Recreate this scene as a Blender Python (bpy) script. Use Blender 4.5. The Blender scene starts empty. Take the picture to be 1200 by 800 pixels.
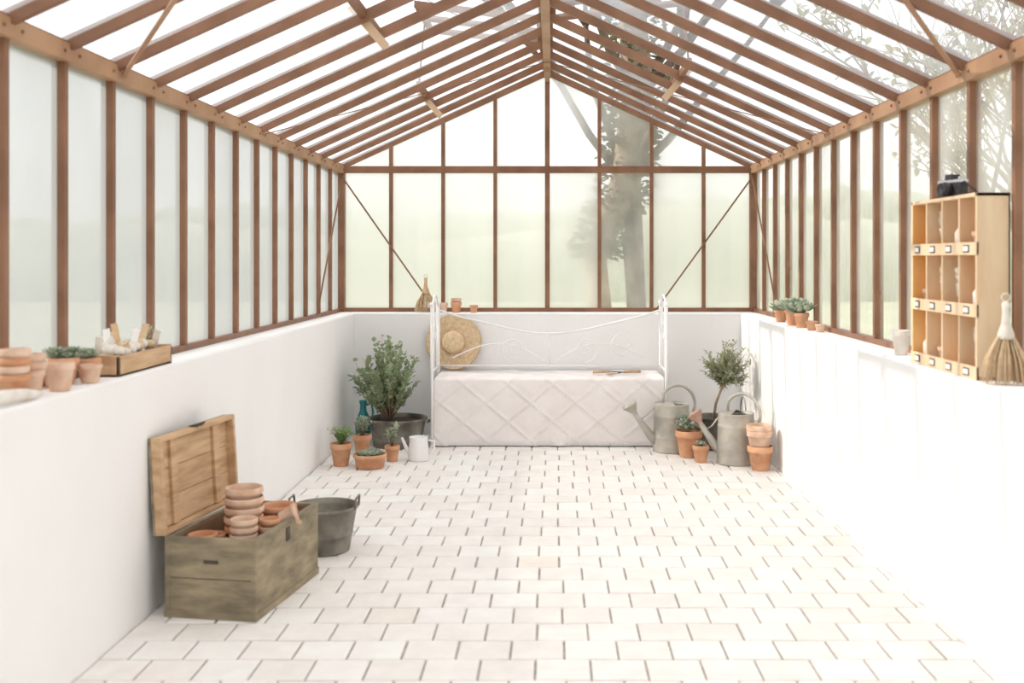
import bpy, math, random
from mathutils import Vector, Matrix, Euler, noise
random.seed(7)
R=random.random
def U(a,b): return a+(b-a)*random.random()

# ---------------------------------------------------------------- materials
def mat(name,c1,c2=None,rough=0.7,metal=0.0,scale=8.0,bump=0.0,bscale=None,detail=6,stretch=None,lo=0.35,hi=0.65,sub=0,trans=0):
    m=bpy.data.materials.new(name); m.use_nodes=True
    nt=m.node_tree; n=nt.nodes; l=nt.links
    b=n['Principled BSDF']
    b.inputs['Base Color'].default_value=(*c1,1)
    b.inputs['Roughness'].default_value=rough
    b.inputs['Metallic'].default_value=metal
    tc=n.new('ShaderNodeTexCoord'); mp=n.new('ShaderNodeMapping')
    l.new(tc.outputs['Object'],mp.inputs['Vector'])
    if stretch: mp.inputs['Scale'].default_value=stretch
    if c2:
        t=n.new('ShaderNodeTexNoise'); t.inputs['Scale'].default_value=scale; t.inputs['Detail'].default_value=detail
        r=n.new('ShaderNodeValToRGB'); r.color_ramp.elements[0].position=lo; r.color_ramp.elements[1].position=hi
        r.color_ramp.elements[0].color=(*c1,1); r.color_ramp.elements[1].color=(*c2,1)
        l.new(mp.outputs[0],t.inputs['Vector']); l.new(t.outputs['Fac'],r.inputs[0]); l.new(r.outputs[0],b.inputs['Base Color'])
    if bump:
        t2=n.new('ShaderNodeTexNoise'); t2.inputs['Scale'].default_value=bscale or scale*3; t2.inputs['Detail'].default_value=8
        bp=n.new('ShaderNodeBump'); bp.inputs['Strength'].default_value=bump; bp.inputs['Distance'].default_value=0.01
        l.new(mp.outputs[0],t2.inputs['Vector']); l.new(t2.outputs['Fac'],bp.inputs['Height']); l.new(bp.outputs[0],b.inputs['Normal'])
    return m

def leafmat(name,c1,c2):
    m=mat(name,c1,c2,rough=0.6,scale=14)
    nt=m.node_tree;n=nt.nodes;l=nt.links
    b=n['Principled BSDF'];o=n['Material Output']
    t=n.new('ShaderNodeBsdfTranslucent');t.inputs[0].default_value=(*c2,1)
    mx=n.new('ShaderNodeMixShader');mx.inputs[0].default_value=0.3
    l.new(b.outputs[0],mx.inputs[1]);l.new(t.outputs[0],mx.inputs[2]);l.new(mx.outputs[0],o.inputs[0])
    return m

def glassmat(name,lo,hi,tint=(1,1,1),scale=1.2,frost=0.0):
    m=bpy.data.materials.new(name);m.use_nodes=True
    nt=m.node_tree;n=nt.nodes;l=nt.links
    n.remove(n['Principled BSDF']);o=n['Material Output']
    tr=n.new('ShaderNodeBsdfTransparent');tr.inputs[0].default_value=(0.98,0.98,0.975,1)
    tl=n.new('ShaderNodeBsdfTranslucent');tl.inputs[0].default_value=(*tint,1)
    df=n.new('ShaderNodeBsdfDiffuse');df.inputs[0].default_value=(0.85,0.87,0.87,1)
    md=n.new('ShaderNodeMixShader');md.inputs[0].default_value=0.12
    l.new(tl.outputs[0],md.inputs[1]);l.new(df.outputs[0],md.inputs[2])
    last=md
    if frost>0:
        rf=n.new('ShaderNodeBsdfRefraction');rf.inputs['Roughness'].default_value=0.45;rf.inputs['IOR'].default_value=1.3
        rf.inputs[0].default_value=(0.98,0.99,0.99,1)
        mf=n.new('ShaderNodeMixShader');mf.inputs[0].default_value=frost
        l.new(md.outputs[0],mf.inputs[1]);l.new(rf.outputs[0],mf.inputs[2]);last=mf
    gl=n.new('ShaderNodeBsdfGlossy');gl.inputs['Roughness'].default_value=0.12
    tc=n.new('ShaderNodeTexCoord');mp=n.new('ShaderNodeMapping');mp.inputs['Scale'].default_value=(1.6,1.6,0.7)
    l.new(tc.outputs['Object'],mp.inputs[0])
    t=n.new('ShaderNodeTexNoise');t.inputs['Scale'].default_value=scale;t.inputs['Detail'].default_value=4
    l.new(mp.outputs[0],t.inputs['Vector'])
    mr=n.new('ShaderNodeMapRange');mr.inputs['From Min'].default_value=0.35;mr.inputs['From Max'].default_value=0.65
    mr.inputs['To Min'].default_value=lo;mr.inputs['To Max'].default_value=hi
    l.new(t.outputs['Fac'],mr.inputs[0])
    mx=n.new('ShaderNodeMixShader');l.new(mr.outputs[0],mx.inputs[0]);l.new(tr.outputs[0],mx.inputs[1]);l.new(last.outputs[0],mx.inputs[2])
    m2=n.new('ShaderNodeMixShader');m2.inputs[0].default_value=0.04
    l.new(mx.outputs[0],m2.inputs[1]);l.new(gl.outputs[0],m2.inputs[2]);l.new(m2.outputs[0],o.inputs[0])
    return m

M_wall=mat('white_render',(0.89,0.88,0.872),(0.92,0.912,0.905),0.9,scale=1.5,bump=0.25,bscale=14)
M_frame=mat('brown_painted_iron',(0.20,0.092,0.047),(0.29,0.142,0.080),0.5,scale=5)
M_beam=mat('brown_beam',(0.37,0.205,0.115),(0.47,0.28,0.165),0.5,scale=5)
M_tan=mat('tan_wood_arm',(0.64,0.46,0.30),(0.74,0.55,0.38),0.6,scale=9)
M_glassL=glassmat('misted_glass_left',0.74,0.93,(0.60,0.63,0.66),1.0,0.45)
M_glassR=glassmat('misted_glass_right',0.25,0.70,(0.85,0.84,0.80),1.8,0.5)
M_glassB=glassmat('misted_glass_back',0.78,0.96,(0.84,0.84,0.81),1.0,0.45)
M_glassB2=glassmat('wiped_glass_back',0.28,0.76,(0.82,0.81,0.77),1.6,0.5)
M_glassT=glassmat('roof_glass',0.24,0.52,(0.54,0.57,0.60),1.0)
M_clear=glassmat('clear_glass',0.05,0.12)
M_joint=mat('sand_joint',(0.36,0.31,0.275),(0.52,0.46,0.415),0.95,scale=20)
pcs=[(0.84,0.80,0.76),(0.815,0.775,0.735),(0.85,0.81,0.775),(0.83,0.785,0.745),(0.86,0.83,0.795),(0.82,0.755,0.69)]
M_pav=[mat('paver_%d'%i,c,tuple(min(0.9,v*1.07) for v in c),0.8,scale=9,bump=0.3,bscale=40) for i,c in enumerate(pcs)]
M_terra=mat('terracotta',(0.58,0.27,0.14),(0.70,0.40,0.24),0.85,scale=12,bump=0.15)
M_terra2=mat('pale_terracotta',(0.62,0.38,0.25),(0.78,0.58,0.45),0.9,scale=14,bump=0.2)
M_soil=mat('soil',(0.06,0.04,0.03),(0.12,0.09,0.06),1.0,scale=60,bump=0.8)
M_zinc=mat('weathered_zinc',(0.38,0.36,0.32),(0.58,0.55,0.48),0.5,0.3,scale=7,bump=0.15)
M_zincd=mat('dark_zinc',(0.12,0.11,0.095),(0.30,0.28,0.23),0.55,0.4,scale=8,bump=0.2)
M_copper=mat('copper_rose',(0.42,0.24,0.17),(0.55,0.38,0.30),0.5,0.5,scale=10)
M_chest=mat('weathered_chest_paint',(0.155,0.13,0.085),(0.42,0.34,0.22),0.8,scale=4,bump=0.7,stretch=(1.5,1.5,5),lo=0.3,hi=0.74,detail=14)
M_wood=mat('warm_plank',(0.46,0.28,0.15),(0.66,0.45,0.27),0.7,scale=4,bump=0.35,stretch=(3,0.9,7),detail=10)
M_woodin=mat('dark_inner_wood',(0.22,0.13,0.07),(0.36,0.22,0.12),0.8,scale=5,bump=0.3)
M_pine=mat('pine_crate',(0.72,0.52,0.33),(0.82,0.64,0.44),0.6,scale=4,bump=0.15,stretch=(3,3,0.7))
M_pinein=mat('pine_inner_glow',(0.80,0.45,0.16),(0.88,0.55,0.24),0.6,scale=4)  # pine of the shelf cells, their orange inner glow painted into the colour
M_iron=mat('dark_iron',(0.05,0.045,0.04),(0.11,0.09,0.07),0.6,0.6,scale=20)
M_black=mat('black_leatherette',(0.02,0.02,0.025),(0.035,0.035,0.04),0.45,scale=60,bump=0.3)
M_chrome=mat('chrome',(0.6,0.6,0.62),None,0.25,1.0)
M_white=mat('white_enamel',(0.85,0.84,0.83),(0.90,0.89,0.88),0.4,scale=6)
M_quilt=mat('white_quilt',(0.84,0.785,0.765),(0.89,0.845,0.83),0.95,scale=6,bump=0.3,bscale=90)
M_fringe=mat('white_fringe',(0.89,0.86,0.845),None,0.95)
M_straw=mat('straw',(0.66,0.46,0.27),(0.80,0.63,0.42),0.8,scale=40,bump=0.4,bscale=160)
M_strawd=mat('straw_band',(0.52,0.35,0.2),(0.64,0.45,0.27),0.8,scale=30)
M_teal=mat('teal_glaze',(0.02,0.20,0.22),(0.04,0.32,0.33),0.2,scale=6)
M_stone=mat('pale_stone',(0.70,0.64,0.56),(0.86,0.83,0.78),0.9,scale=12,bump=0.3)
M_bulb=mat('bulb_skin',(0.58,0.38,0.2),(0.76,0.62,0.42),0.6,scale=15)
M_euc=leafmat('eucalyptus_leaf',(0.21,0.29,0.15),(0.42,0.50,0.31))
M_olive=leafmat('olive_leaf',(0.27,0.30,0.17),(0.50,0.52,0.36))
M_succ=leafmat('succulent_leaf',(0.34,0.42,0.31),(0.54,0.60,0.46))
M_grassy=leafmat('green_sprig',(0.18,0.30,0.10),(0.36,0.46,0.20))
M_ivy=leafmat('ivy_leaf',(0.12,0.115,0.06),(0.27,0.25,0.15))
M_palel=leafmat('pale_spring_leaf',(0.42,0.42,0.24),(0.60,0.56,0.38))
M_stem=mat('stem_bark',(0.24,0.16,0.10),(0.36,0.27,0.18),0.9,scale=20)
M_bark=mat('tree_bark',(0.09,0.065,0.05),(0.19,0.14,0.11),0.95,scale=4,bump=0.6)
M_bark2=mat('pale_twig_bark',(0.34,0.26,0.19),(0.48,0.39,0.30),0.95,scale=4,bump=0.4)
M_lawn=mat('lawn',(0.40,0.42,0.28),(0.48,0.49,0.36),1.0,scale=0.6)
M_hedge=mat('hedge_green',(0.45,0.465,0.36),(0.54,0.55,0.45),1.0,scale=0.5,bump=0.6,bscale=3)
M_feather=mat('feather',(0.75,0.70,0.62),(0.88,0.85,0.80),0.9,scale=20)

# ---------------------------------------------------------------- builder
class B:
    def __init__(s,name):
        s.name=name;s.v=[];s.f=[];s.fm=[];s.fs=[];s.mats=[];s.M=Matrix.Identity(4)
    def mi(s,m):
        if m not in s.mats: s.mats.append(m)
        return s.mats.index(m)
    def add(s,vs,fs,m,smooth=False):
        o=len(s.v);i=s.mi(m)
        for v in vs: s.v.append(tuple(s.M@Vector(v)))
        for f in fs: s.f.append(tuple(o+k for k in f));s.fm.append(i);s.fs.append(smooth)
    def box(s,x0,x1,y0,y1,z0,z1,m,rot=None):
        vs=[Vector((x,y,z)) for x in(x0,x1) for y in(y0,y1) for z in(z0,z1)]
        if rot:
            c=Vector(((x0+x1)/2,(y0+y1)/2,(z0+z1)/2));E=Euler(rot).to_matrix()
            vs=[c+E@(v-c) for v in vs]
        s.add(vs,[(0,1,3,2),(4,6,7,5),(0,4,5,1),(2,3,7,6),(0,2,6,4),(1,5,7,3)],m)
    def beam(s,p0,p1,w,h,m,up=(0,0,1)):
        p0=Vector(p0);p1=Vector(p1);d=(p1-p0).normalized();u=Vector(up)
        if abs(d.dot(u))>0.98:u=Vector((0,1,0))
        a=d.cross(u).normalized();b=a.cross(d).normalized()
        vs=[]
        for p in(p0,p1):
            for sa,sb in((-1,-1),(1,-1),(1,1),(-1,1)): vs.append(p+a*w/2*sa+b*h/2*sb)
        s.add(vs,[(0,3,2,1),(4,5,6,7),(0,1,5,4),(1,2,6,5),(2,3,7,6),(3,0,4,7)],m)
    def lathe(s,prof,o,m,seg=28,T=None,smooth=True):
        o=Vector(o);vs=[];fs=[];n=len(prof)
        for r,z in prof:
            for k in range(seg):
                a=2*math.pi*k/seg;p=Vector((r*math.cos(a),r*math.sin(a),z))
                if T:p=T@p
                vs.append(o+p)
        for i in range(n-1):
            for k in range(seg):
                k2=(k+1)%seg
                fs.append((i*seg+k,i*seg+k2,(i+1)*seg+k2,(i+1)*seg+k))
        s.add(vs,fs,m,smooth)
    def tube(s,pts,rad,m,seg=7,closed=False):
        pts=[Vector(p) for p in pts];n=len(pts)
        if not isinstance(rad,(list,tuple)):rad=[rad]*n
        vs=[];fs=[];pn=None
        for i,p in enumerate(pts):
            d=(pts[(i+1)%n if closed else min(i+1,n-1)]-pts[(i-1) if (closed or i>0) else 0])
            if d.length<1e-9:d=Vector((0,0,1))
            d.normalize()
            if pn is None:
                pn=d.cross(Vector((0,0,1)));
                if pn.length<0.05:pn=d.cross(Vector((0,1,0)))
            pn=(pn-d*pn.dot(d)).normalized();q=d.cross(pn)
            for k in range(seg):
                a=2*math.pi*k/seg;vs.append(p+(pn*math.cos(a)+q*math.sin(a))*rad[i])
        for i in range(n if closed else n-1):
            j=(i+1)%n
            for k in range(seg):
                k2=(k+1)%seg;fs.append((i*seg+k,i*seg+k2,j*seg+k2,j*seg+k))
        if not closed:
            fs.append(tuple(range(seg-1,-1,-1)));fs.append(tuple((n-1)*seg+k for k in range(seg)))
        s.add(vs,fs,m,True)
    def ball(s,c,r,m,sc=(1,1,1),seg=12,rough=0,rot=None):
        c=Vector(c);vs=[];fs=[];n=seg//2+1
        E=Euler(rot).to_matrix() if rot else Matrix.Identity(3)
        for i in range(n):
            t=math.pi*i/(n-1)
            for k in range(seg):
                a=2*math.pi*k/seg;p=Vector((math.sin(t)*math.cos(a),math.sin(t)*math.sin(a),math.cos(t)))
                if rough:p*=1+rough*noise.noise(p*1.7+c*5)
                vs.append(c+E@Vector((p.x*r*sc[0],p.y*r*sc[1],p.z*r*sc[2])))
        for i in range(n-1):
            for k in range(seg):
                k2=(k+1)%seg;fs.append((i*seg+k,(i+1)*seg+k,(i+1)*seg+k2,i*seg+k2))
        s.add(vs,fs,m,True)
    def leaf(s,base,d,L,W,m,fold=0.25):
        base=Vector(base);d=Vector(d).normalized();a=d.cross(Vector((U(-.4,.4),U(-.4,.4),1))).normalized();u=a.cross(d)
        vs=[base,base+d*L*.35+a*W*.5+u*W*fold,base+d*L*.75+a*W*.38+u*W*fold,base+d*L,base+d*L*.75-a*W*.38+u*W*fold,base+d*L*.35-a*W*.5+u*W*fold]
        s.add(vs,[(0,1,2,3),(0,3,4,5)],m,False)
    def done(s,bevel=0):
        me=bpy.data.meshes.new(s.name);me.from_pydata(s.v,[],s.f)
        for m in s.mats:me.materials.append(m)
        me.polygons.foreach_set('material_index',s.fm);me.polygons.foreach_set('use_smooth',s.fs);me.update()
        o=bpy.data.objects.new(s.name,me);bpy.context.collection.objects.link(o)
        if bevel:
            md=o.modifiers.new('bevel','BEVEL');md.width=bevel;md.segments=2;md.limit_method='ANGLE';md.angle_limit=0.9
        return o

# ---------------------------------------------------------------- room shell
XL,XR=-1.705,1.61      # inner faces of low walls
GL,GR=-1.90,1.80       # glazing planes
YB,GB=8.78,9.10        # back wall inner face / back glazing
YF,GF=-1.0,-1.22       # front
LZ=1.03
EZ,RZ,RX=2.29,3.153,-0.05
S=0.43
NP=24

b=B('floor');b.box(XL-.25,XR+.25,YF-.3,YB+.38,-.08,-.010,M_joint);floor=b.done()
b=B('floor_pavers')
T=0.205;TD=0.19;g=0.0045;gy_=0.006
rows=int((YB-YF)/TD)+1
for j in range(rows):
    y0=YB-(j+1)*TD;y1=YB-j*TD
    if y1<=YF:break
    x=XL-(T/2 if j%2 else 0)+U(-.012,.012)
    while x<XR:
        a=max(x,XL);c=min(x+T,XR)
        if c-a>.02:
            a+=g*U(.7,1.3);c-=g;e=y0+gy_*U(.7,1.1);f=y1-gy_*U(.5,1);h=U(-.0015,.0015);k=.005
            t=[U(-.001,.001) for _ in range(4)]
            vs=[(a,e,-.013),(c,e,-.013),(c,f,-.013),(a,f,-.013),(a,e,-.004),(c,e,-.004),(c,f,-.004),(a,f,-.004),
                (a+k,e+k,h+t[0]),(c-k,e+k,h+t[1]),(c-k,f-k,h+t[2]),(a+k,f-k,h+t[3])]
            b.add(vs,[(0,1,5,4),(1,2,6,5),(2,3,7,6),(3,0,4,7),(4,5,9,8),(5,6,10,9),(6,7,11,10),(7,4,8,11),(8,9,10,11)],random.choice(M_pav[:5]) if R()<.97 else M_pav[5])
        x+=T
pv=b.done();pv.parent=floor

b=B('wall_left');b.box(GL-.1,XL,YF,YB,-.06,LZ,M_wall);b.done(.012)
b=B('wall_right');b.box(XR,GR+.1,YF,YB,-.06,LZ,M_wall);b.done(.012)
b=B('wall_back');b.box(GL-.1,GR+.1,YB,GB+.1,-.06,LZ,M_wall);b.done(.004)
b=B('wall_front');b.box(GL-.1,RX-.45,YF-.3,YF,-.06,LZ,M_wall);b.box(RX+.45,GR+.1,YF-.3,YF,-.06,LZ,M_wall);b.done(.004)

b=B('greenhouse_frame')
ys=[GB-S*i for i in range(NP+1)]
for i,y in enumerate(ys):
    w=.032 if 0<i<NP else .07
    b.box(GL-.022,GL+.028,y-w/2,y+w/2,LZ,EZ,M_frame)
    b.box(GR-.028,GR+.022,y-w/2,y+w/2,LZ,EZ,M_frame)
    for sx,gx in((-1,GL),(1,GR)):
        b.beam((gx,y,EZ+.02),(RX,y,RZ),.03,.055,M_frame)
for gx,s in((GL,1),(GR,-1)):
    b.box(gx-.04,gx+.05 if s>0 else gx+.04,GF,GB,EZ-.035,EZ+.035,M_beam)
    if s<0:b.box(gx-.05,gx-.04,GF,GB,EZ-.035,EZ+.035,M_beam)
    b.box(gx-.04,gx+.04,GF,GB,EZ+.035,EZ+.045,M_frame)
    b.box(gx-.03,gx+.03,GF,GB,LZ,LZ+.03,M_frame)
    for y in ys:
        for dy in(-.06,.06): b.ball((gx+s*.052,y+dy,EZ),.008,M_frame,seg=6)
# ridge
b.box(RX-.03,RX+.03,GF,GB,RZ-.05,RZ+.03,M_beam)
b.box(RX-.05,RX+.05,GF,GB,RZ+.02,RZ+.04,M_frame)
# gables
pw=(GR-GL)/8
for gy in(GB,GF):
    for k in range(0,9):
        x=GL+pw*k
        zt=RZ-abs(x-RX)*(RZ-EZ)/1.85
        w=.042 if k==4 else .032
        if gy==GF and k==4: continue
        b.box(x-w/2,x+w/2,gy-.022,gy+.022,LZ,max(zt,EZ),M_frame)
    b.box(GL,GR,gy-.026,gy+.026,EZ-.03,EZ+.03,M_frame)
    if gy==GB: b.box(GL,GR,gy-.03,gy+.03,LZ,LZ+.035,M_frame)
b.box(GL-.03,GL+.055,GB-.05,GB+.03,LZ,EZ,M_frame);b.box(GR-.055,GR+.03,GB-.05,GB+.03,LZ,EZ,M_frame)
b.box(RX-.02,RX+.02,GB-.5,GB-.03,RZ-.09,RZ-.05,M_beam)
# gable diagonal braces
b.beam((GL+.03,GB-.04,EZ-.06),(-1.05,GB-.04,LZ+.03),.012,.03,M_frame,up=(0,1,0))
b.beam((GR-.03,GB-.04,EZ-.06),(0.92,GB-.04,LZ+.03),.012,.03,M_frame,up=(0,1,0))
# side wall braces
b.tube([(GL+.045,GB-.06,EZ-.05),(GL+.045,8.05,LZ+.03)],.007,M_frame)
b.tube([(GR-.045,GB-.06,EZ-.05),(GR-.045,8.0,LZ+.03)],.007,M_frame)
# roof wind braces
for gx in(GL+.03,GR-.03):
    b.beam((gx,4.44,EZ-.01),(RX,2.08,RZ-.06),.02,.008,M_beam)
    b.beam((gx,6.5,EZ-.01),(RX,8.3,RZ-.06),.016,.006,M_frame)
b.done()

# glazing
def quad(b,p,m): b.add(p,[(0,1,2,3)],m)
b=B('window_1')
for i in range(NP): quad(b,[(GL,ys[i],LZ),(GL,ys[i+1],LZ),(GL,ys[i+1],EZ),(GL,ys[i],EZ)],M_glassL)
b.done()
b=B('window_2')
for i in range(NP): quad(b,[(GR,ys[i],LZ),(GR,ys[i+1],LZ),(GR,ys[i+1],EZ),(GR,ys[i],EZ)],M_glassR)
b.done()
for nm,gy in(('window_3',GB),('window_4',GF)):
    b=B(nm)
    for k in range(8):
        x0=GL+pw*k;x1=x0+pw;z0=RZ-abs(x0-RX)*(RZ-EZ)/1.85;z1=RZ-abs(x1-RX)*(RZ-EZ)/1.85
        if not(gy==GF and k in(3,4)): quad(b,[(x0,gy,LZ),(x1,gy,LZ),(x1,gy,EZ),(x0,gy,EZ)],M_glassB2 if k==5 else M_glassB)
        b.add([(x0,gy,EZ),(x1,gy,EZ),(x1,gy,z1),(x0,gy,z0)],[(0,1,2,3)],M_glassB2 if k>=4 else M_glassB)
    b.done()
b=B('door_1')
b.box(RX-.44,RX+.44,GF-.02,GF+.02,0,.75,M_frame)
for x in(RX-.42,RX,RX+.42): b.box(x-.02,x+.02,GF-.02,GF+.02,.75,EZ-.03,M_frame)
for z in(1.5,EZ-.05): b.box(RX-.44,RX+.44,GF-.021,GF+.021,z-.02,z+.02,M_frame)
b.box(RX-.42,RX+.42,GF-.003,GF+.003,.75,EZ-.05,M_clear)
b.done()

def roofp(side,a,y,dz=0):
    hw=1.85; return (RX+side*a,y,RZ+.03-a*(RZ-EZ)/hw+dz)
vents={-1:[(2,3),(8,9),],1:[(4,5)]}   # cell indices counted from the back
nr=1
for side in(-1,1):
    b=B('roof_window_%d'%nr);nr+=1
    cells=[c for v in vents[side] for c in v]
    for i in range(NP):
        y0,y1=ys[i],ys[i+1]
        if i in cells: quad(b,[roofp(side,.92,y0),roofp(side,.92,y1),roofp(side,1.9,y1),roofp(side,1.9,y0)],M_glassT)
        else: quad(b,[roofp(side,.02,y0),roofp(side,.02,y1),roofp(side,1.9,y1),roofp(side,1.9,y0)],M_glassT)
    b.done()
for side in(-1,1):
    for (c0,c1) in vents[side]:
        y0=ys[c0];y1=ys[c1+1]
        vb=B('roof_vent')
        def vp(a,y,dz=0): return Vector((RX+side*a,y,RZ+.07+a*.12+dz))
        for y in(y0-.015,(y0+y1)/2,y1+.015): vb.beam(vp(.05,y),vp(.95,y),.035,.045,M_frame)
        for a in(.05,.93): vb.beam(vp(a,y0),vp(a,y1),.04,.045,M_frame)
        quad(vb,[vp(.05,y0),vp(.05,y1),vp(.93,y1),vp(.93,y0)],M_clear)
        p=Vector(roofp(side,.92,y0));q=Vector(roofp(side,.92,y1))
        vb.beam(p,q,.03,.05,M_frame)
        ym=(y0+y1)/2+.04
        vb.beam(vp(.93,ym),(RX+side*.98,ym,2.80),.012,.02,M_frame)
        vb.beam((RX+side*.99,ym,2.80),(RX+side*.81,ym,2.59),.035,.045,M_tan)
        vb.done()

# ---------------------------------------------------------------- pots & plants
def pot(b,x,y,z,rt,h,m=None,fill=True,T=None,rb=None):
    m=m or M_terra; rb=rb or rt*.68; t=max(.006,rt*.09);hr=h*.74
    r1=rb+(rt*.92-rb)*.92
    prof=[(0.0,0),(rb*.96,0),(rb,.004),(r1,hr),(rt*.985,hr+.002),(rt,hr+h*.04),(rt,h-.004),(rt-.003,h),(rt-t,h),(rt-t*1.2,h*.82)]
    if fill: b.lathe(prof,(x,y,z),m,T=T);b.lathe([(rt-t*1.2,h*.84),(0,h*.87)],(x,y,z),M_soil,T=T)
    else: b.lathe(prof+[(rb-t,.012),(0,.012)],(x,y,z),m,T=T)
def stack(b,x,y,z,r,h,n,step,m=None):
    for i in range(n): pot(b,x+U(-.003,.003),y+U(-.003,.003),z+i*step,r*U(.97,1.02),h,m if m else random.choice([M_terra,M_terra2]),fill=False)
def rosette(b,c,r,m,n=26,flat=0.5):
    c=Vector(c)
    for i in range(n):
        a=i*2.39996;t=(i+1)/n
        e=(1-t)*1.35+t*flat*.5
        d=Vector((math.cos(a)*math.cos(e),math.sin(a)*math.cos(e),math.sin(e)))
        L=r*(.45+.55*t)
        side=d.cross(Vector((0,0,1))).normalized();up=side.cross(d).normalized();w=L*.26
        vs=[c];
        for tt,ww in((.3,.75),(.7,1.0),(.88,.7)):
            p=c+d*L*tt+up*(L*.12*tt*tt)
            vs+= [p+side*w*ww,p+up*w*.22*ww,p-side*w*ww,p-up*w*.35*ww]
        vs.append(c+d*L+up*L*.16)
        fs=[(0,1,2),(0,2,3),(0,3,4),(0,4,1)]
        for q in(1,5): fs+=[(q+k,q+4+k,q+4+(k+1)%4,q+(k+1)%4) for k in range(4)]
        fs+=[(9+k,13,9+(k+1)%4) for k in range(4)]
        b.add(vs,fs,m,True)
def sprig(b,c,h,spread,n,m,lL=.03,lW=.012,per=9):
    c=Vector(c)
    for i in range(n):
        a=U(0,6.28);s=U(.2,1)*spread
        tip=c+Vector((math.cos(a)*s,math.sin(a)*s,h*U(.6,1)))
        mid=(c+tip)/2+Vector((0,0,h*.15))
        pts=[c+Vector((U(-.01,.01),U(-.01,.01),0)),mid,tip]
        b.tube(pts,[.0025,.002,.001],M_stem if m!=M_grassy else m,seg=4)
        for k in range(per):
            t=U(.25,1);p=(c*(1-t)**2+mid*2*t*(1-t)+tip*t*t)
            b.leaf(p,(U(-1,1),U(-1,1),U(-.1,1)),lL*U(.7,1.2),lW*U(.8,1.2),m)
def shrub(b,base,topc,rx,rz,nst,m,lL,lW,per=26,trunk=None):
    base=Vector(base);topc=Vector(topc)
    for i in range(nst):
        d=Vector((U(-1,1),U(-1,1),U(-1,1)))
        while d.length>1:d=Vector((U(-1,1),U(-1,1),U(-1,1)))
        d=d.normalized()*(.45+.55*R()**.6)
        tip=topc+Vector((d.x*rx,d.y*rx,d.z*rz))
        st=base if trunk is None else base.lerp(Vector(trunk),U(.7,1))
        mid=st.lerp(tip,.5)+Vector((U(-.04,.04),U(-.04,.04),.05*rz))
        def P(t): return st*(1-t)**2+mid*2*t*(1-t)+tip*t*t
        b.tube([P(t/5) for t in range(6)],[.005-.0008*t for t in range(6)],M_stem,seg=5)
        for k in range(per):
            t=U(.35 if trunk is None else .2,1.02);p=P(min(t,1))
            dd=(P(min(t,1))-P(min(t,1)-.1)).normalized()*.5+Vector((U(-1,1),U(-1,1),U(-.6,1)))
            b.leaf(p+Vector((U(-1,1),U(-1,1),U(-1,1)))*.012,dd,lL*U(.6,1.15),lW*U(.8,1.15),m)
def potted(name,x,y,z,rt,h,kind,m=None,ph=.12,**k):
    b=B(name);pot(b,x,y,z,rt,h,m)
    c=(x,y,z+h*.85)
    if kind=='ros': rosette(b,c,ph,M_succ)
    elif kind=='multi':
        for i in range(5): rosette(b,(x+U(-.5,.5)*rt,y+U(-.5,.5)*rt,z+h*.86+U(.0,.03)),ph*U(.5,.8),M_succ,18)
    elif kind=='sprig': sprig(b,c,ph,rt*1.2,k.get('n',16),k.get('lm',M_grassy))
    return b.done()

# back-left cluster
b=B('potted_eucalyptus')
cx,cy=-1.25,8.24
b.lathe([(0,0),(.19,0),(.195,.01),(.20,.05),(.206,.055),(.20,.06),(.225,.2),(.236,.205),(.24,.215),(.236,.225),(.225,.222),(.22,.19)],(cx,cy,.001),M_zincd,36)
b.lathe([(.222,.185),(0,.2)],(cx,cy,0),M_soil,36)
for s in(-1,1):
    b.tube([(cx+s*.235,cy-.05,.19),(cx+s*.275,cy-.045,.2),(cx+s*.285,cy,.205),(cx+s*.275,cy+.045,.2),(cx+s*.235,cy+.05,.19)],.006,M_zincd)
shrub(b,(cx-.06,cy,.19),(-1.36,8.22,.61),.33,.28,70,M_euc,.045,.034,per=26)
b.done()
b=B('teal_watering_jug')
b.lathe([(0,0),(.05,0),(.06,.03),(.065,.12),(.05,.2),(.028,.25),(.025,.29),(.034,.33),(.03,.334),(.022,.29),(0,.25)],(-1.56,8.42,0.001),M_teal)
b.tube([(-1.56+.03,8.42,.30),(-1.49,8.41,.31),(-1.475,8.40,.24),(-1.49,8.41,.17),(-1.505,8.42,.15)],.009,M_teal,8)
b.done()
potted('potted_herb',-1.535,7.42,0.001,.078,.165,'sprig',ph=.15,n=34)
potted('potted_herb',-1.465,7.86,0.001,.07,.15,'sprig',ph=.16,n=30,lm=M_succ)
b=B('potted_succulent_bowl');pot(b,-1.315,7.36,.001,.12,.10,M_terra,rb=.1)
for i in range(8):
    a=i*.8;rosette(b,(-1.315+.06*math.cos(a)*(i>0),7.36+.06*math.sin(a)*(i>0),.09),.055,M_succ,16)
b.done()
b=B('potted_succulent');pot(b,-1.19,7.58,.001,.056,.12,M_terra);sprig(b,(-1.19,7.58,.1),.17,.05,14,M_succ,.035,.014,12);b.done()
b=B('white_pitcher')
px,py_=-1.0,7.62
b.lathe([(0,0),(.072,0),(.078,.01),(.076,.08),(.066,.15),(.07,.175),(.066,.176),(.06,.15),(.06,.02),(0,.02)],(px,py_,.001),M_white)
b.tube([(px+.068,py_,.15),(px+.115,py_,.145),(px+.12,py_,.09),(px+.075,py_,.05)],.007,M_white)
b.tube([(px-.06,py_,.04),(px-.095,py_,.1),(px-.125,py_,.17)],[.02,.014,.009],M_white,9)
b.done()

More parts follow.
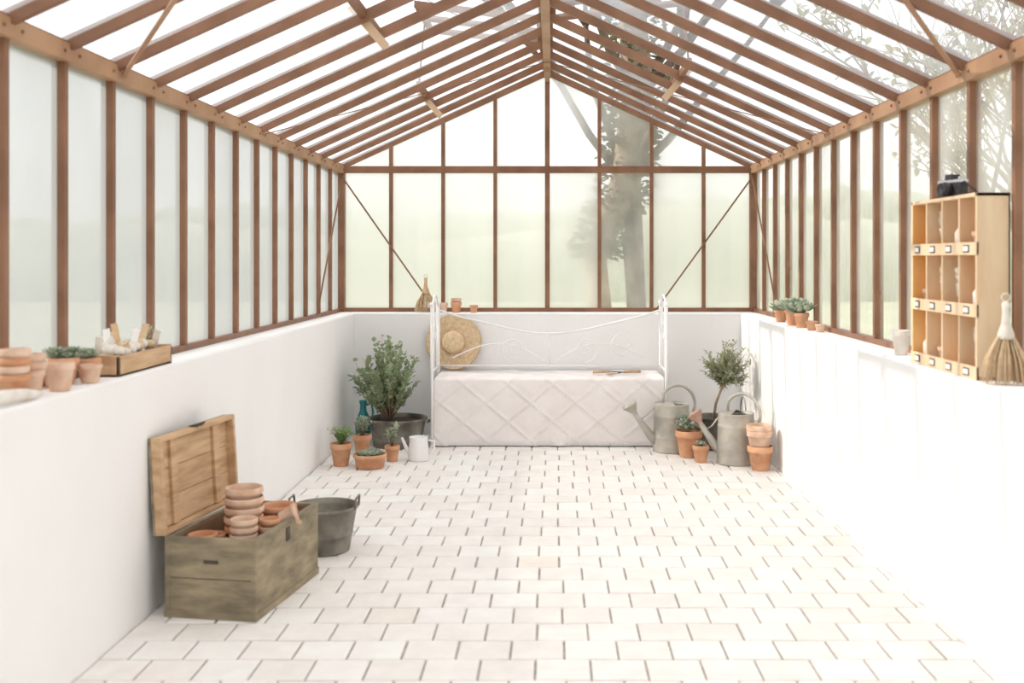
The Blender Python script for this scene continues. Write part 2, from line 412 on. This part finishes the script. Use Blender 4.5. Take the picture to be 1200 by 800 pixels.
# daybed
b=B('daybed')
def spiral(c,r0,r1,a0,turns,n=26,plane='xz'):
    out=[]
    for i in range(n+1):
        t=i/n;r=r0+(r1-r0)*t;a=a0+turns*2*math.pi*t
        u,v=r*math.cos(a),r*math.sin(a)
        out.append((c[0]+u,c[1],c[2]+v) if plane=='xz' else (c[0],c[1]+u,c[2]+v))
    return out
yF,yK=8.17,8.62;xA,xB=-.965,.905
for xx in(xA,xB):
    for yy,zt in((yF,1.12),(yK,1.12)):
        b.tube([(xx,yy,0),(xx,yy,zt)],.013,M_white,8);b.ball((xx,yy,zt+.015),.02,M_white,seg=8)
        b.lathe([(0,0),(.016,0),(.016,.01),(.011,.02)],(xx,yy,0),M_white,10)
    arc=[(xx,yF+(yK-yF)*t/16,1.10+.10*math.sin(math.pi*t/16)) for t in range(17)]
    b.tube(arc,.009,M_white,7)
    b.tube([(xx,yF,.60),(xx,yK,.60)],.008,M_white);b.tube([(xx,yF,.35),(xx,yK,.35)],.008,M_white)
    for t in(.33,.67):
        y=yF+(yK-yF)*t;b.tube([(xx,y,.35),(xx,y,1.10+.10*math.sin(math.pi*t))],.005,M_white,6)
    b.tube(spiral((xx,(yF+yK)/2-.05,.9),.09,.02,0,1.4,plane='yz'),.005,M_white,6)
def top(x):
    t=(x-xA)/(xB-xA);return .90+.17*abs(2*t-1)**3-.03*math.cos((2*t-1)*math.pi*1.5)
b.tube([(xA+(xB-xA)*i/40,yK,top(xA+(xB-xA)*i/40)) for i in range(41)],.009,M_white)
b.tube([(xA,yK,.60),(xB,yK,.60)],.008,M_white)
b.tube([(-.03,yK,.60),(-.03,yK,top(-.03))],.006,M_white,6)
for s in(1,-1):
    for (cx_,cz_,r_,tn) in((.30,.74,.115,1.35),(.62,.79,.11,-1.35)):
        x=-.03+s*cx_
        if x<-.60: continue
        b.tube(spiral((x,yK,cz_),r_,.02,-math.pi/2,tn*s,32),.007,M_white,6)
    pts=[(-.03+s*(.02+.8*t/20),yK,.62+.20*math.sin(t/20*math.pi*.9)*(1-.3*t/20)) for t in range(21)]
    b.tube(pts,.006,M_white,6)
b.box(xA+.02,xB-.02,yF+.03,8.74,.25,.5,M_quilt)
x0,x1=-.945,.885;yq0,yq1=8.185,8.755;zt=.545
NX=150;NS=100
Ltop=yq1-yq0;Ld=zt-.02
vs=[];fs=[]
for j in range(NS+1):
    s=j/NS*(Ltop+Ld)
    for i in range(NX+1):
        x=x0+(x1-x0)*i/NX
        u=(x/.36+s/.30);v=(x/.36-s/.30)
        du=abs(u-round(u));dv=abs(v-round(v));d=min(du,dv)
        ridge=.0055*math.exp(-(d/.035)**2)-.007*math.exp(-((d-.12)/.07)**2)*.35
        puff=ridge+.003*noise.noise(Vector((x*5,s*5,0)))
        if s<Ltop:
            y=yq1-s;z=zt+puff+.006*noise.noise(Vector((x*4,y*6,3)))
            if s>Ltop-.03:
                k=(s-(Ltop-.03))/.03;z-=.012*k*k
        else:
            dz=s-Ltop;y=yq0-puff-.012*(dz/Ld)*math.sin(x*13+noise.noise(Vector((x*2,0,0)))*5)-.012*min(1,dz/.1)
            z=zt-.012-dz
        vs.append((x,y,z))
W=NX+1
for j in range(NS):
    for i in range(NX): fs.append((j*W+i,j*W+i+1,(j+1)*W+i+1,(j+1)*W+i))
b.add(vs,fs,M_quilt,True)
for xs in(x0,x1):
    sv=[];sf=[]
    for j in range(21):
        for i in range(31):
            y=yq0+(yq1-yq0)*i/30;z=zt-.006-(zt-.03)*j/20
            sv.append((xs+(-.004 if xs<0 else .004)*math.sin(y*40)*j/20,y-(.012 if i==0 else 0),z))
    for j in range(20):
        for i in range(30): sf.append((j*31+i,j*31+i+1,(j+1)*31+i+1,(j+1)*31+i))
    b.add(sv,sf,M_quilt,True)
for i in range(150):
    x=x0+(x1-x0)*i/149
    b.tube([(x,yq0-.018,.04),(x+U(-.004,.004),yq0-.02-U(0,.008),.008)],[.0035,.002],M_fringe,4)
for i in range(60):
    z=.53-.5*i/59
    b.tube([(x0+.002,yq0-.014,z),(x0-.022-U(0,.012),yq0-.02,z-U(.008,.02))],[.003,.0015],M_fringe,4)
for k in range(-14,15):
    for sg in(1,-1):
        for q in range(40):
            s=Ltop+Ld*q/39
            x=(k-sg*s/.30)*.36
            if x0+.01<x<x1-.01:
                z=zt-.012-(s-Ltop)
                b.tube([(x,yq0-.02,z),(x+U(-.004,.004),yq0-.026-U(0,.006),z-.016)],[.0022,.001],M_fringe,3)
b.done()

# straw hat
b=B('straw_hat')
T=Euler((math.radians(84),0,0)).to_matrix()
prof=[]
for i in range(27):
    r=.232-(.232-.1)*i/26; prof.append((r,.006+.0022*(i%2)+.018*((r-.1)/.128)**2*0.6))
for z,r in((.02,.098),(.03,.097),(.055,.094),(.075,.088),(.09,.075),(.098,.05),(.099,.025),(.095,0)): prof.append((r,z))
b.lathe(prof,(-.845,8.725,.79),M_straw,48,T)
b.lathe([(.233,.004),(.236,.014),(.229,.02)],(-.845,8.725,.79),M_strawd,48,T)
b.lathe([(.1,.012),(.1005,.014),(.0985,.036),(.097,.036)],(-.845,8.725,.79),M_strawd,48,T)
b.done()

# garden hand tools on the bed
b=B('garden_hand_fork')
b.tube([(.33,8.42,.568),(.46,8.44,.570)],[.013,.010],M_wood,8);b.tube([(.46,8.44,.57),(.53,8.45,.566)],.004,M_iron,6)
for d in(-.02,0,.02): b.tube([(.53,8.45,.566),(.55,8.452+d,.565),(.62,8.46+d,.560)],[.004,.003,.0015],M_iron,5)
b.done()
b=B('garden_trowel')
b.tube([(.72,8.47,.568),(.58,8.40,.570)],[.013,.010],M_wood,8);b.tube([(.58,8.40,.57),(.53,8.376,.564)],.004,M_iron,6)
b.ball((.48,8.355,.562),.06,M_wood,(1,.45,.12),12,rot=(0,0,.45))
b.done()

# watering cans
def can(name,x,y,ang,r,h,mb,mr,sh=.9):
    b=B(name);b.M=Matrix.Translation((x,y,.001))@Matrix.Rotation(ang,4,'Z')
    b.lathe([(0,0),(r,0),(r*1.02,.008),(r,.018),(r*.985,h*.3),(r*.995,h*.31),(r*.985,h*.33),(r*.95,h*.75),(r*.965,h*.76),(r*.95,h*.78),(r*.93,h),(r*.95,h+.006),(r*.92,h+.01),(r*.88,h-.01),(r*.85,.03),(0,.03)],(0,0,0),mb,36)
    vs=[(0,0,h+.03)];N=14
    for i in range(N+1):
        a=-math.pi/2+math.pi*i/N;vs.append((r*.93*math.cos(a),r*.93*math.sin(a),h+.004))
    b.add(vs,[(0,i+1,i+2) for i in range(N)],mb,True)
    pts=[(r*.8,0,h*.22),(r*1.15,0,h*.40*sh),(r*1.6,0,h*.70*sh),(r*1.95,0,h*.95*sh)]
    b.tube(pts,[r*.30,r*.23,r*.17,r*.14],mb,12)
    d=(Vector(pts[3])-Vector(pts[2])).normalized()
    T=d.to_track_quat('Z','Y').to_matrix()
    b.lathe([(r*.12,-.01),(r*.14,.02),(r*.42,.085),(r*.44,.09),(r*.43,.1),(0,.112)],pts[3],mr,24,T)
    b.tube([(r*.85,0,h*.97),(r*1.35,0,h*.93*sh),(r*1.72,0,h*.82*sh)],.006,mb,6)
    hp=[]
    for i in range(19):
        a=math.radians(35)+math.radians(215)*i/18
        hp.append((-r*.35+r*.95*math.cos(a)*1.0,0,h*1.0+h*.42*math.sin(a)))
    hp=[(r*.5,0,h*1.0)]+hp[0:15]+[(-r*1.3,0,h*.75),(-r*.96,0,h*.6)]
    b.tube(hp,.0125,mb,8)
    return b.done()
can('watering_can',.925,8.0,math.radians(188),.145,.36,M_zinc,M_zinc,.84)
can('watering_can',1.345,7.52,math.radians(150),.14,.36,M_zinc,M_copper,.76)
b=B('potted_succulent');pot(b,1.03,7.76,.001,.102,.20,M_terra)
for i in range(6): rosette(b,(1.03+U(-.06,.06),7.76+U(-.06,.06),.19+U(0,.08)),.075,M_succ,18)
b.done()
b=B('potted_succulent');pot(b,1.09,7.55,.001,.062,.125,M_terra);rosette(b,(1.09,7.55,.12),.06,M_succ,20);b.done()
b=B('terracotta_pot_stack');pot(b,1.475,7.28,.001,.092,.17,M_terra,False);pot(b,1.47,7.28,.12,.092,.16,M_terra2,False)
pot(b,1.465,7.28,.16,.09,.16,M_terra2,False);b.done()
b=B('potted_olive_tree')
ox,oy=1.27,8.12
b.lathe([(0,0),(.13,0),(.135,.01),(.15,.24),(.158,.245),(.158,.255),(.145,.25),(.143,.2)],(ox,oy,.001),M_zincd,30);b.lathe([(.145,.2),(0,.21)],(ox,oy,0),M_soil)
b.tube([(ox,oy,.2),(ox+.02,oy,.35),(ox+.07,oy,.48),(ox+.1,oy,.58)],[.012,.011,.009,.007],M_stem,8)
shrub(b,(ox,oy,.3),(ox+.11,oy,.655),.21,.20,54,M_olive,.045,.015,per=30,trunk=(ox+.1,oy,.56))
b.done()
b=B('zinc_bucket');bx,by=1.46,7.86
b.lathe([(0,0),(.09,0),(.092,.01),(.12,.24),(.127,.245),(.122,.252),(.112,.24),(.085,.02),(0,.02)],(bx,by,.001),M_zinc,28)
b.tube([(bx,by-.12+.0,.24)]+[(bx,by-.125*math.cos(math.pi*i/14),.24+.2*math.sin(math.pi*i/14)) for i in range(1,14)]+[(bx,by+.12,.24)],.005,M_zincd,6)
b.done()

# chest
b=B('wooden_chest')
b.M=Matrix.Translation((-1.622,4.29,.001))@Matrix.Rotation(math.radians(-9),4,'Z')
W_,L_,H_=.40,.67,.335;t=.022
b.box(0,W_,0,t,0,H_,M_chest);b.box(0,W_,L_-t,L_,0,H_,M_chest)
b.box(0,t,t,L_-t,0,H_,M_chest);b.box(W_-t,W_,t,L_-t,0,H_,M_chest);b.box(t,W_-t,t,L_-t,.01,.03,M_woodin)
b.box(t,t+.003,t,L_-t,.03,H_-.01,M_woodin);b.box(t,W_-t,L_-t-.003,L_-t,.03,H_-.01,M_woodin)
b.box(-.006,W_+.006,-.006,0,0,.03,M_chest);b.box(W_,W_+.006,0,L_,0,.03,M_chest)
b.box(-.003,.02,-.003,0,.03,H_,M_chest);b.box(W_-.02,W_+.003,-.003,0,.03,H_,M_chest)
b.box(0,W_,-.002,0,.165,.168,M_iron)
b.box(.17,.235,-.003,0,.23,.245,M_iron)
b.box(W_,W_+.004,.3,.34,.25,.31,M_iron)
K=b.M.copy();b.M=K@Matrix.Translation((0.0,0,H_+.003))@Matrix.Rotation(math.radians(-3.5),4,'Y')
LH=.41;rim=.045
b.box(-rim-.012,-rim,0,L_,0,LH,M_chest)
for k in range(3): b.box(-rim,-rim+.006,.02,L_-.02,.02+k*.123,.02+(k+1)*.123-.003,M_wood)
b.box(-rim,0,0,.02,0,LH,M_wood);b.box(-rim,0,L_-.02,L_,0,LH,M_wood);b.box(-rim,0,.02,L_-.02,LH-.02,LH,M_wood);b.box(-rim,0,.02,L_-.02,0,.015,M_wood)
for yy in(.12,L_-.17): b.box(-rim+.006,-rim+.02,yy,yy+.05,.02,LH-.02,M_wood)
b.box(-.03,.006,.29,.35,LH,LH+.006,M_iron);b.tube([(0,.30,LH),(.02,.30,LH+.012),(.02,.34,LH+.012),(0,.34,LH)],.005,M_iron,6)
b.M=K
b.done(.003)
b=B('terracotta_pots_in_chest');b.M=K
stack(b,.19,.33,.032,.085,.11,9,.042)
stack(b,.275,.15,.032,.06,.09,9,.033)
stack(b,.33,.29,.032,.045,.09,8,.033)
stack(b,.10,.12,.032,.062,.09,7,.033)
stack(b,.19,.09,.032,.05,.09,6,.033)
stack(b,.085,.25,.032,.055,.09,6,.033)
stack(b,.10,.52,.032,.07,.1,6,.045);stack(b,.27,.52,.032,.085,.1,6,.045)
pot(b,.32,.42,.31,.05,.085,M_terra2,False,T=Euler((0,math.radians(70),.4)).to_matrix())
b.done()
b=B('zinc_tub');bx,by=-1.175,5.27
b.lathe([(0,0),(.125,0),(.128,.012),(.14,.085),(.146,.09),(.142,.095),(.163,.215),(.172,.22),(.172,.232),(.162,.232),(.155,.2),(.12,.015),(0,.015)],(bx,by,.001),M_zincd,36)
for s in(-1,1): b.tube([(bx+s*.165,by-.05,.22),(bx+s*.17,by-.045,.275),(bx+s*.17,by+.045,.275),(bx+s*.165,by+.05,.22)],.006,M_zincd,7)
b.done()

# ---------------------------------------------------------------- left ledge
Z=LZ+.001
b=B('terracotta_pot_stack');stack(b,-1.795,3.41,Z,.050,.085,4,.028);b.done()
b=B('terracotta_pot_stack');stack(b,-1.80,3.535,Z,.047,.085,3,.028,M_terra2);b.done()
b=B('terracotta_pot');pot(b,-1.752,3.64,Z,.050,.10,M_terra2,False);b.done()
potted('potted_succulent',-1.83,3.83,Z,.055,.10,'multi',ph=.08)
b=B('terracotta_pot');pot(b,-1.815,3.725,Z,.040,.085,M_terra,False);b.done()
potted('potted_succulent',-1.80,3.97,Z,.045,.085,'multi',ph=.07)
b=B('terracotta_pot');pot(b,-1.752,3.875,Z,.044,.07,M_terra2,False);b.done()
b=B('driftwood');b.tube([(-1.77,3.18,Z+.022),(-1.75,3.26,Z+.028),(-1.735,3.36,Z+.024),(-1.728,3.45,Z+.016)],[.018,.024,.02,.009],M_stone,10);b.done()
b=B('wooden_tray')
X0,X1,Y0,Y1=-1.868,-1.72,4.06,4.62
b.box(X0,X1,Y0,Y1,Z,Z+.01,M_wood)
b.box(X0,X1,Y0,Y0+.012,Z,Z+.085,M_wood);b.box(X0,X1,Y1-.012,Y1,Z,Z+.085,M_wood)
b.box(X1-.012,X1,Y0,Y1,Z,Z+.08,M_wood);b.box(X0,X0+.012,Y0,Y1,Z,Z+.08,M_wood)
b.done(.002)
b=B('bulbs_and_shards_in_tray')
for i in range(38):
    x=U(X0+.04,X1-.04);y=U(Y0+.04,Y1-.05);z=Z+U(.03,.105)
    if R()<.5:b.ball((x,y,z),U(.022,.034),random.choice([M_stone,M_stone,M_bulb]),(1,1.2,.8),10,.4)
    else:b.lathe([(0,-.03),(.02,-.02),(.03,0),(.022,.02),(.006,.035),(.002,.05)],(x,y,z),random.choice([M_bulb,M_stone]),12,Euler((U(-1,1),U(-1,1),0)).to_matrix())
for i in range(9):
    y=Y0+.05+i*.055;x=U(X0+.04,X1-.05)
    b.box(x-.014,x+.014,y-.002,y+.002,Z+.02,Z+U(.14,.20),random.choice([M_white,M_stone,M_pine]),rot=(U(-.5,.5),U(-.3,.3),U(0,1)))
pot(b,-1.79,4.2,Z+.09,.035,.06,M_stone,False,T=Euler((.3,-.8,0)).to_matrix())
sprig(b,(-1.8,4.52,Z+.06),.11,.05,8,M_succ,.03,.01,6)
b.done()

# ---------------------------------------------------------------- back ledge
def brush(name,x,y,z,h,w,ang=0,hf=.52,mh=None):
    mh=mh or M_stone
    b=B(name);b.M=Matrix.Translation((x,y,z))@Matrix.Rotation(ang,4,'Z')
    hb=h*hf
    for i in range(170):
        u=U(-1,1);v=U(-1,1)*.3
        top_=Vector((u*w*.13,v*w*.3,hb));mid_=Vector((u*w*.40,v*w*.5,hb*.5));bot=Vector((u*w*.5,v*w*.6,.002+U(0,.02)))
        b.tube([top_,mid_,bot],[.0022,.002,.0012],M_straw,4)
    b.lathe([(w*.07,hb*.9),(w*.16,hb*.92),(w*.17,hb),(w*.13,hb*1.12),(w*.1,hb*1.2)],(0,0,0),mh,14)
    b.lathe([(w*.1,hb*1.15),(w*.075,hb*1.4),(w*.07,h*.9),(w*.085,h*.97),(w*.05,h),(0,h)],(0,0,0),mh,14)
    b.tube(spiral((0,0,h+.015),.015,.015,0,1,12),.0025,mh,5)
    return b.done()
brush('hand_broom',-1.11,8.93,Z,.30,.20,0,.6,M_strawd)
b=B('terracotta_pot');pot(b,-.955,8.93,Z,.04,.085,M_terra2,False);b.done()
b=B('terracotta_pot_stack');stack(b,-.845,8.95,Z,.048,.09,2,.035);b.done()
b=B('terracotta_pot');pot(b,-.69,8.93,Z,.038,.065,M_terra,False);b.done()

# ---------------------------------------------------------------- right ledge
for (yy,hh,rr,k) in((7.62,.09,.05,'multi'),(7.22,.12,.06,'ros'),(6.98,.10,.05,'multi')):
    potted('potted_succulent',1.695,yy,Z,rr,hh,k,ph=.16 if k=='ros' else .15)
b=B('terracotta_pot');pot(b,1.70,6.72,Z,.042,.06,M_terra,False);b.done()
b=B('terracotta_pot');pot(b,1.71,6.55,Z,.035,.05,M_terra2,False);b.done()
b=B('stone_cup');pot(b,1.70,5.0,Z,.045,.12,M_stone,False);b.done()

b=B('pigeonhole_shelf')
x0,x1=1.635,1.765;y0,y1=3.95,4.67;z0,z1=Z,Z+.725;t=.014
b.box(x0,x1,y0-.0,y0+t,z0,z1,M_pine);b.box(x0,x1,y1-t,y1,z0,z1,M_pine)
b.box(x1-.008,x1,y0,y1,z0,z1,M_pinein)
b.box(x0,x1,y0,y1,z0,z0+t,M_pine);b.box(x0,x1,y0,y1,z1-t,z1,M_pine)
nc,nrw=4,3
for k in range(1,nc):
    yy=y0+(y1-y0)*k/nc;b.box(x0+.002,x1-.008,yy-.006,yy+.006,z0+t,z1-t,M_pine)
for k in range(0,nrw):
    zz=z0+(z1-z0)*k/nrw
    b.box(x0,x1-.008,y0+t,y1-t,zz,zz+.012,M_pinein)
    b.box(x0-.004,x0+.008,y0,y1,zz,zz+.05,M_pine)
    for c in range(nc):
        yc=y0+(y1-y0)*(c+.5)/nc
        b.box(x0-.007,x0-.004,yc-.028,yc+.028,zz+.01,zz+.04,M_iron)
        b.box(x0-.009,x0-.006,yc-.022,yc+.022,zz+.015,zz+.035,M_white)
b.box(x0+.001,x1-.009,y0+t,y0+t+.002,z0+t,z1-t,M_pinein);b.box(x0+.001,x1-.009,y1-t-.002,y1-t,z0+t,z1-t,M_pinein)
b.done(.0015)
b=B('feathers_and_bottles_in_shelf')
for c in range(nc):
    for r in range(nrw):
        yc=y0+(y1-y0)*(c+.5)/nc;zz=z0+(z1-z0)*r/nrw+.013
        q=(c*3+r*5)%4
        if q==0 or (c==2 and r>0):
            for k in range(4):
                p=Vector((1.70+U(-.02,.02),yc+U(-.03,.03),zz));tp=p+Vector((U(-.02,.01),U(-.03,.03),.17))
                b.tube([p,tp],.0015,M_feather,4)
                for j in range(14):
                    t2=.3+.7*j/14
                    for s in(-1,1): b.leaf(p.lerp(tp,t2),(0,s,.8),.035,.012,M_feather)
        elif q==1: b.lathe([(0,0),(.03,0),(.032,.08),(.012,.11),(.012,.14),(.015,.145),(0,.146)],(1.69,yc,zz),M_stone,14)
        elif q==2: pot(b,1.70,yc,zz,.045,.08,M_terra2,False)
b.done()
b=B('vintage_camera')
cz=z1+.001
b.M=Matrix.Translation((1.69,4.33,cz))@Matrix.Rotation(math.radians(-72),4,'Z')
b.box(-.07,.07,-.02,.02,0,.062,M_black);b.box(-.07,.07,-.021,.021,.062,.075,M_chrome)
b.box(-.022,.022,-.022,.02,.075,.098,M_black)
b.lathe([(.026,.0),(.03,.005),(.03,.025),(.027,.027),(.027,.04),(.022,.042),(.018,.036),(0,.034)],(0,-.02,.035),M_black,24,Euler((math.radians(90),0,0)).to_matrix())
b.lathe([(0,0),(.012,0),(.012,.01),(0,.01)],(-.048,0,.075),M_chrome,14);b.lathe([(0,0),(.009,0),(.009,.01),(0,.01)],(.045,0,.075),M_chrome,14)
b.tube([(-.072,0,.065),(-.11,.02,.03),(-.13,.03,.008),(-.1,.035,.006),(0,.04,.006),(.1,.035,.006),(.12,.02,.02),(.072,0,.065)],.005,M_black,6)
b.done(.002)
brush('hand_broom',1.685,3.81,Z,.31,.18,math.radians(-12),.6)

# ---------------------------------------------------------------- outside
b=B('lawn_ground');b.box(-60,60,-30,90,-.3,-.09,M_lawn);b.done()
b=B('distant_hedge')
for (ya,hh,off) in((38,3.2,0),(55,5,20)):
    vs=[];fs=[];n=120
    for i in range(n+1):
        x=-60+120*i/n;h=hh*(1+.3*noise.noise(Vector((x*.09+off,off,0)))+.12*noise.noise(Vector((x*.6,off,1))))
        if x<2:h*=.85
        for k in range(7):
            a=math.pi/2*k/6;vs.append((x,ya+2*(1-math.cos(a))+.6*noise.noise(Vector((x*.7,k,off))),-.1+h*math.sin(a)))
    for i in range(n):
        for k in range(6):fs.append((i*7+k,(i+1)*7+k,(i+1)*7+k+1,i*7+k+1))
    b.add(vs,fs,M_hedge,True)
b.done()
def branch(b,p,d,L,r,lev,m,leafm=None,kids=4):
    pts=[p];q=p;dd=d.copy();n=4
    for i in range(n):
        dd=(dd+Vector((U(-.22,.22),U(-.22,.22),U(-.08,.18)))).normalized();q=q+dd*L/n;pts.append(q)
    b.tube(pts,[r*(1-.14*i) for i in range(n+1)],m,seg=6 if lev>1 else 4)
    if lev==0:
        if leafm:
            for _ in range(5): b.leaf(pts[random.randint(1,4)],(U(-1,1),U(-1,1),U(-1,1)),.10,.06,leafm)
        return
    for k in range(kids):
        i=random.randint(2,n);a=U(0,6.28);s=U(.5,1.0)
        side=Vector((math.cos(a),math.sin(a),U(-.1,.5)))
        branch(b,pts[i],(dd+side*s).normalized(),L*U(.55,.75),r*.55,lev-1,m,leafm,kids)
b=B('ivy_clad_tree')
tp=[(.62,12,-.1),(.55,12,.9),(.50,12,1.5),(.85,12,2.4),(1.0,12,3.4),(.9,12,4.8)]
b.tube(tp,[.16,.14,.13,.18,.19,.15],M_bark2,12)
b.tube([(1.05,12.2,-.1),(.98,12.2,1.2),(.9,12.1,2.4)],[.12,.12,.14],M_bark,10)
for k in range(10):
    a=k*.9;st=Vector(tp[3+k%3]);branch(b,st,Vector((math.cos(a),math.sin(a)-.45,.9)).normalized(),2.8,.06,3,M_bark)
# long limbs reaching over the ridge to the left
b.tube([(.95,12,4.4),(0,11.6,4.65),(-1.2,11.3,4.9),(-2.6,11.1,5.3)],[.12,.10,.075,.05],M_bark,8)
for (q,dv) in(((0,11.6,4.65),(-.3,-.3,.8)),((-.6,11.45,4.78),(-.5,-.4,.5)),((-1.2,11.3,4.9),(-.2,-.5,.7)),((-1.9,11.2,5.1),(-.6,-.3,.4)),((-1.5,11.2,5.0),(.2,-.6,.3)),((-2.6,11.1,5.3),(-.8,-.2,.5))):
    branch(b,Vector(q),Vector(dv).normalized(),1.6,.05,2,M_bark,None,6)
for i in range(1100):
    t=U(2.0,4.99);k=int(t);p=Vector(tp[k]).lerp(Vector(tp[k+1]),t-k);a=U(0,6.28);rr=.19*U(.9,1.7)
    b.leaf(p+Vector((math.cos(a)*rr,math.sin(a)*rr,0)),(math.cos(a),math.sin(a),U(-.6,.6)),.11,.09,M_ivy)
b.done()
for (x,y,L,lm) in((5.2,6.0,2.4,M_palel),(6.2,11.5,2.6,None),(4.8,9.0,1.8,M_palel),(5.4,2.6,2.2,None)):
    b=B('bare_tree')
    b.tube([(x,y,-.1),(x+.05,y,.7),(x,y,1.4)],[.10,.09,.08],M_bark2,8)
    for k in range(6):
        a=k*1.05;branch(b,Vector((x,y,.6+.15*k)),Vector((math.cos(a)*.7,math.sin(a)*.7,1)).normalized(),L,.04,3,M_bark2,lm)
    b.done()

# ---------------------------------------------------------------- light
w=bpy.data.worlds.new('sky_world');bpy.context.scene.world=w;w.use_nodes=True
nt=w.node_tree;n=nt.nodes;l=nt.links;bg=n['Background']
tc=n.new('ShaderNodeTexCoord');sp=n.new('ShaderNodeSeparateXYZ');cr=n.new('ShaderNodeValToRGB')
l.new(tc.outputs['Generated'],sp.inputs[0]);l.new(sp.outputs['Z'],cr.inputs[0]);l.new(cr.outputs[0],bg.inputs[0])
e=cr.color_ramp.elements
e[0].position=0.0;e[0].color=(0.70,0.69,0.67,1);e[1].position=0.8;e[1].color=(0.93,0.93,0.93,1)
x=e.new(.3);x.color=(0.71,0.74,0.77,1)
bg.inputs[1].default_value=2.0
sd=bpy.data.lights.new('sun','SUN');sd.energy=3.4;sd.angle=math.radians(0.8);sd.color=(1,.90,.79)
so=bpy.data.objects.new('sun',sd);bpy.context.collection.objects.link(so)
so.rotation_euler=Vector((1,-.10,-.68)).to_track_quat('-Z','Y').to_euler()

# ---------------------------------------------------------------- camera
cd=bpy.data.cameras.new('camera');co=bpy.data.objects.new('camera',cd);bpy.context.collection.objects.link(co)
co.location=(0,0,1.5);co.rotation_euler=(math.radians(90),0,0)
cd.sensor_width=36;cd.lens=36;cd.shift_x=-48/1200;cd.shift_y=-97/1200
cd.dof.use_dof=True;cd.dof.focus_distance=8.2;cd.dof.aperture_fstop=2.2
sc=bpy.context.scene;sc.camera=co
sc.view_settings.view_transform='Standard'
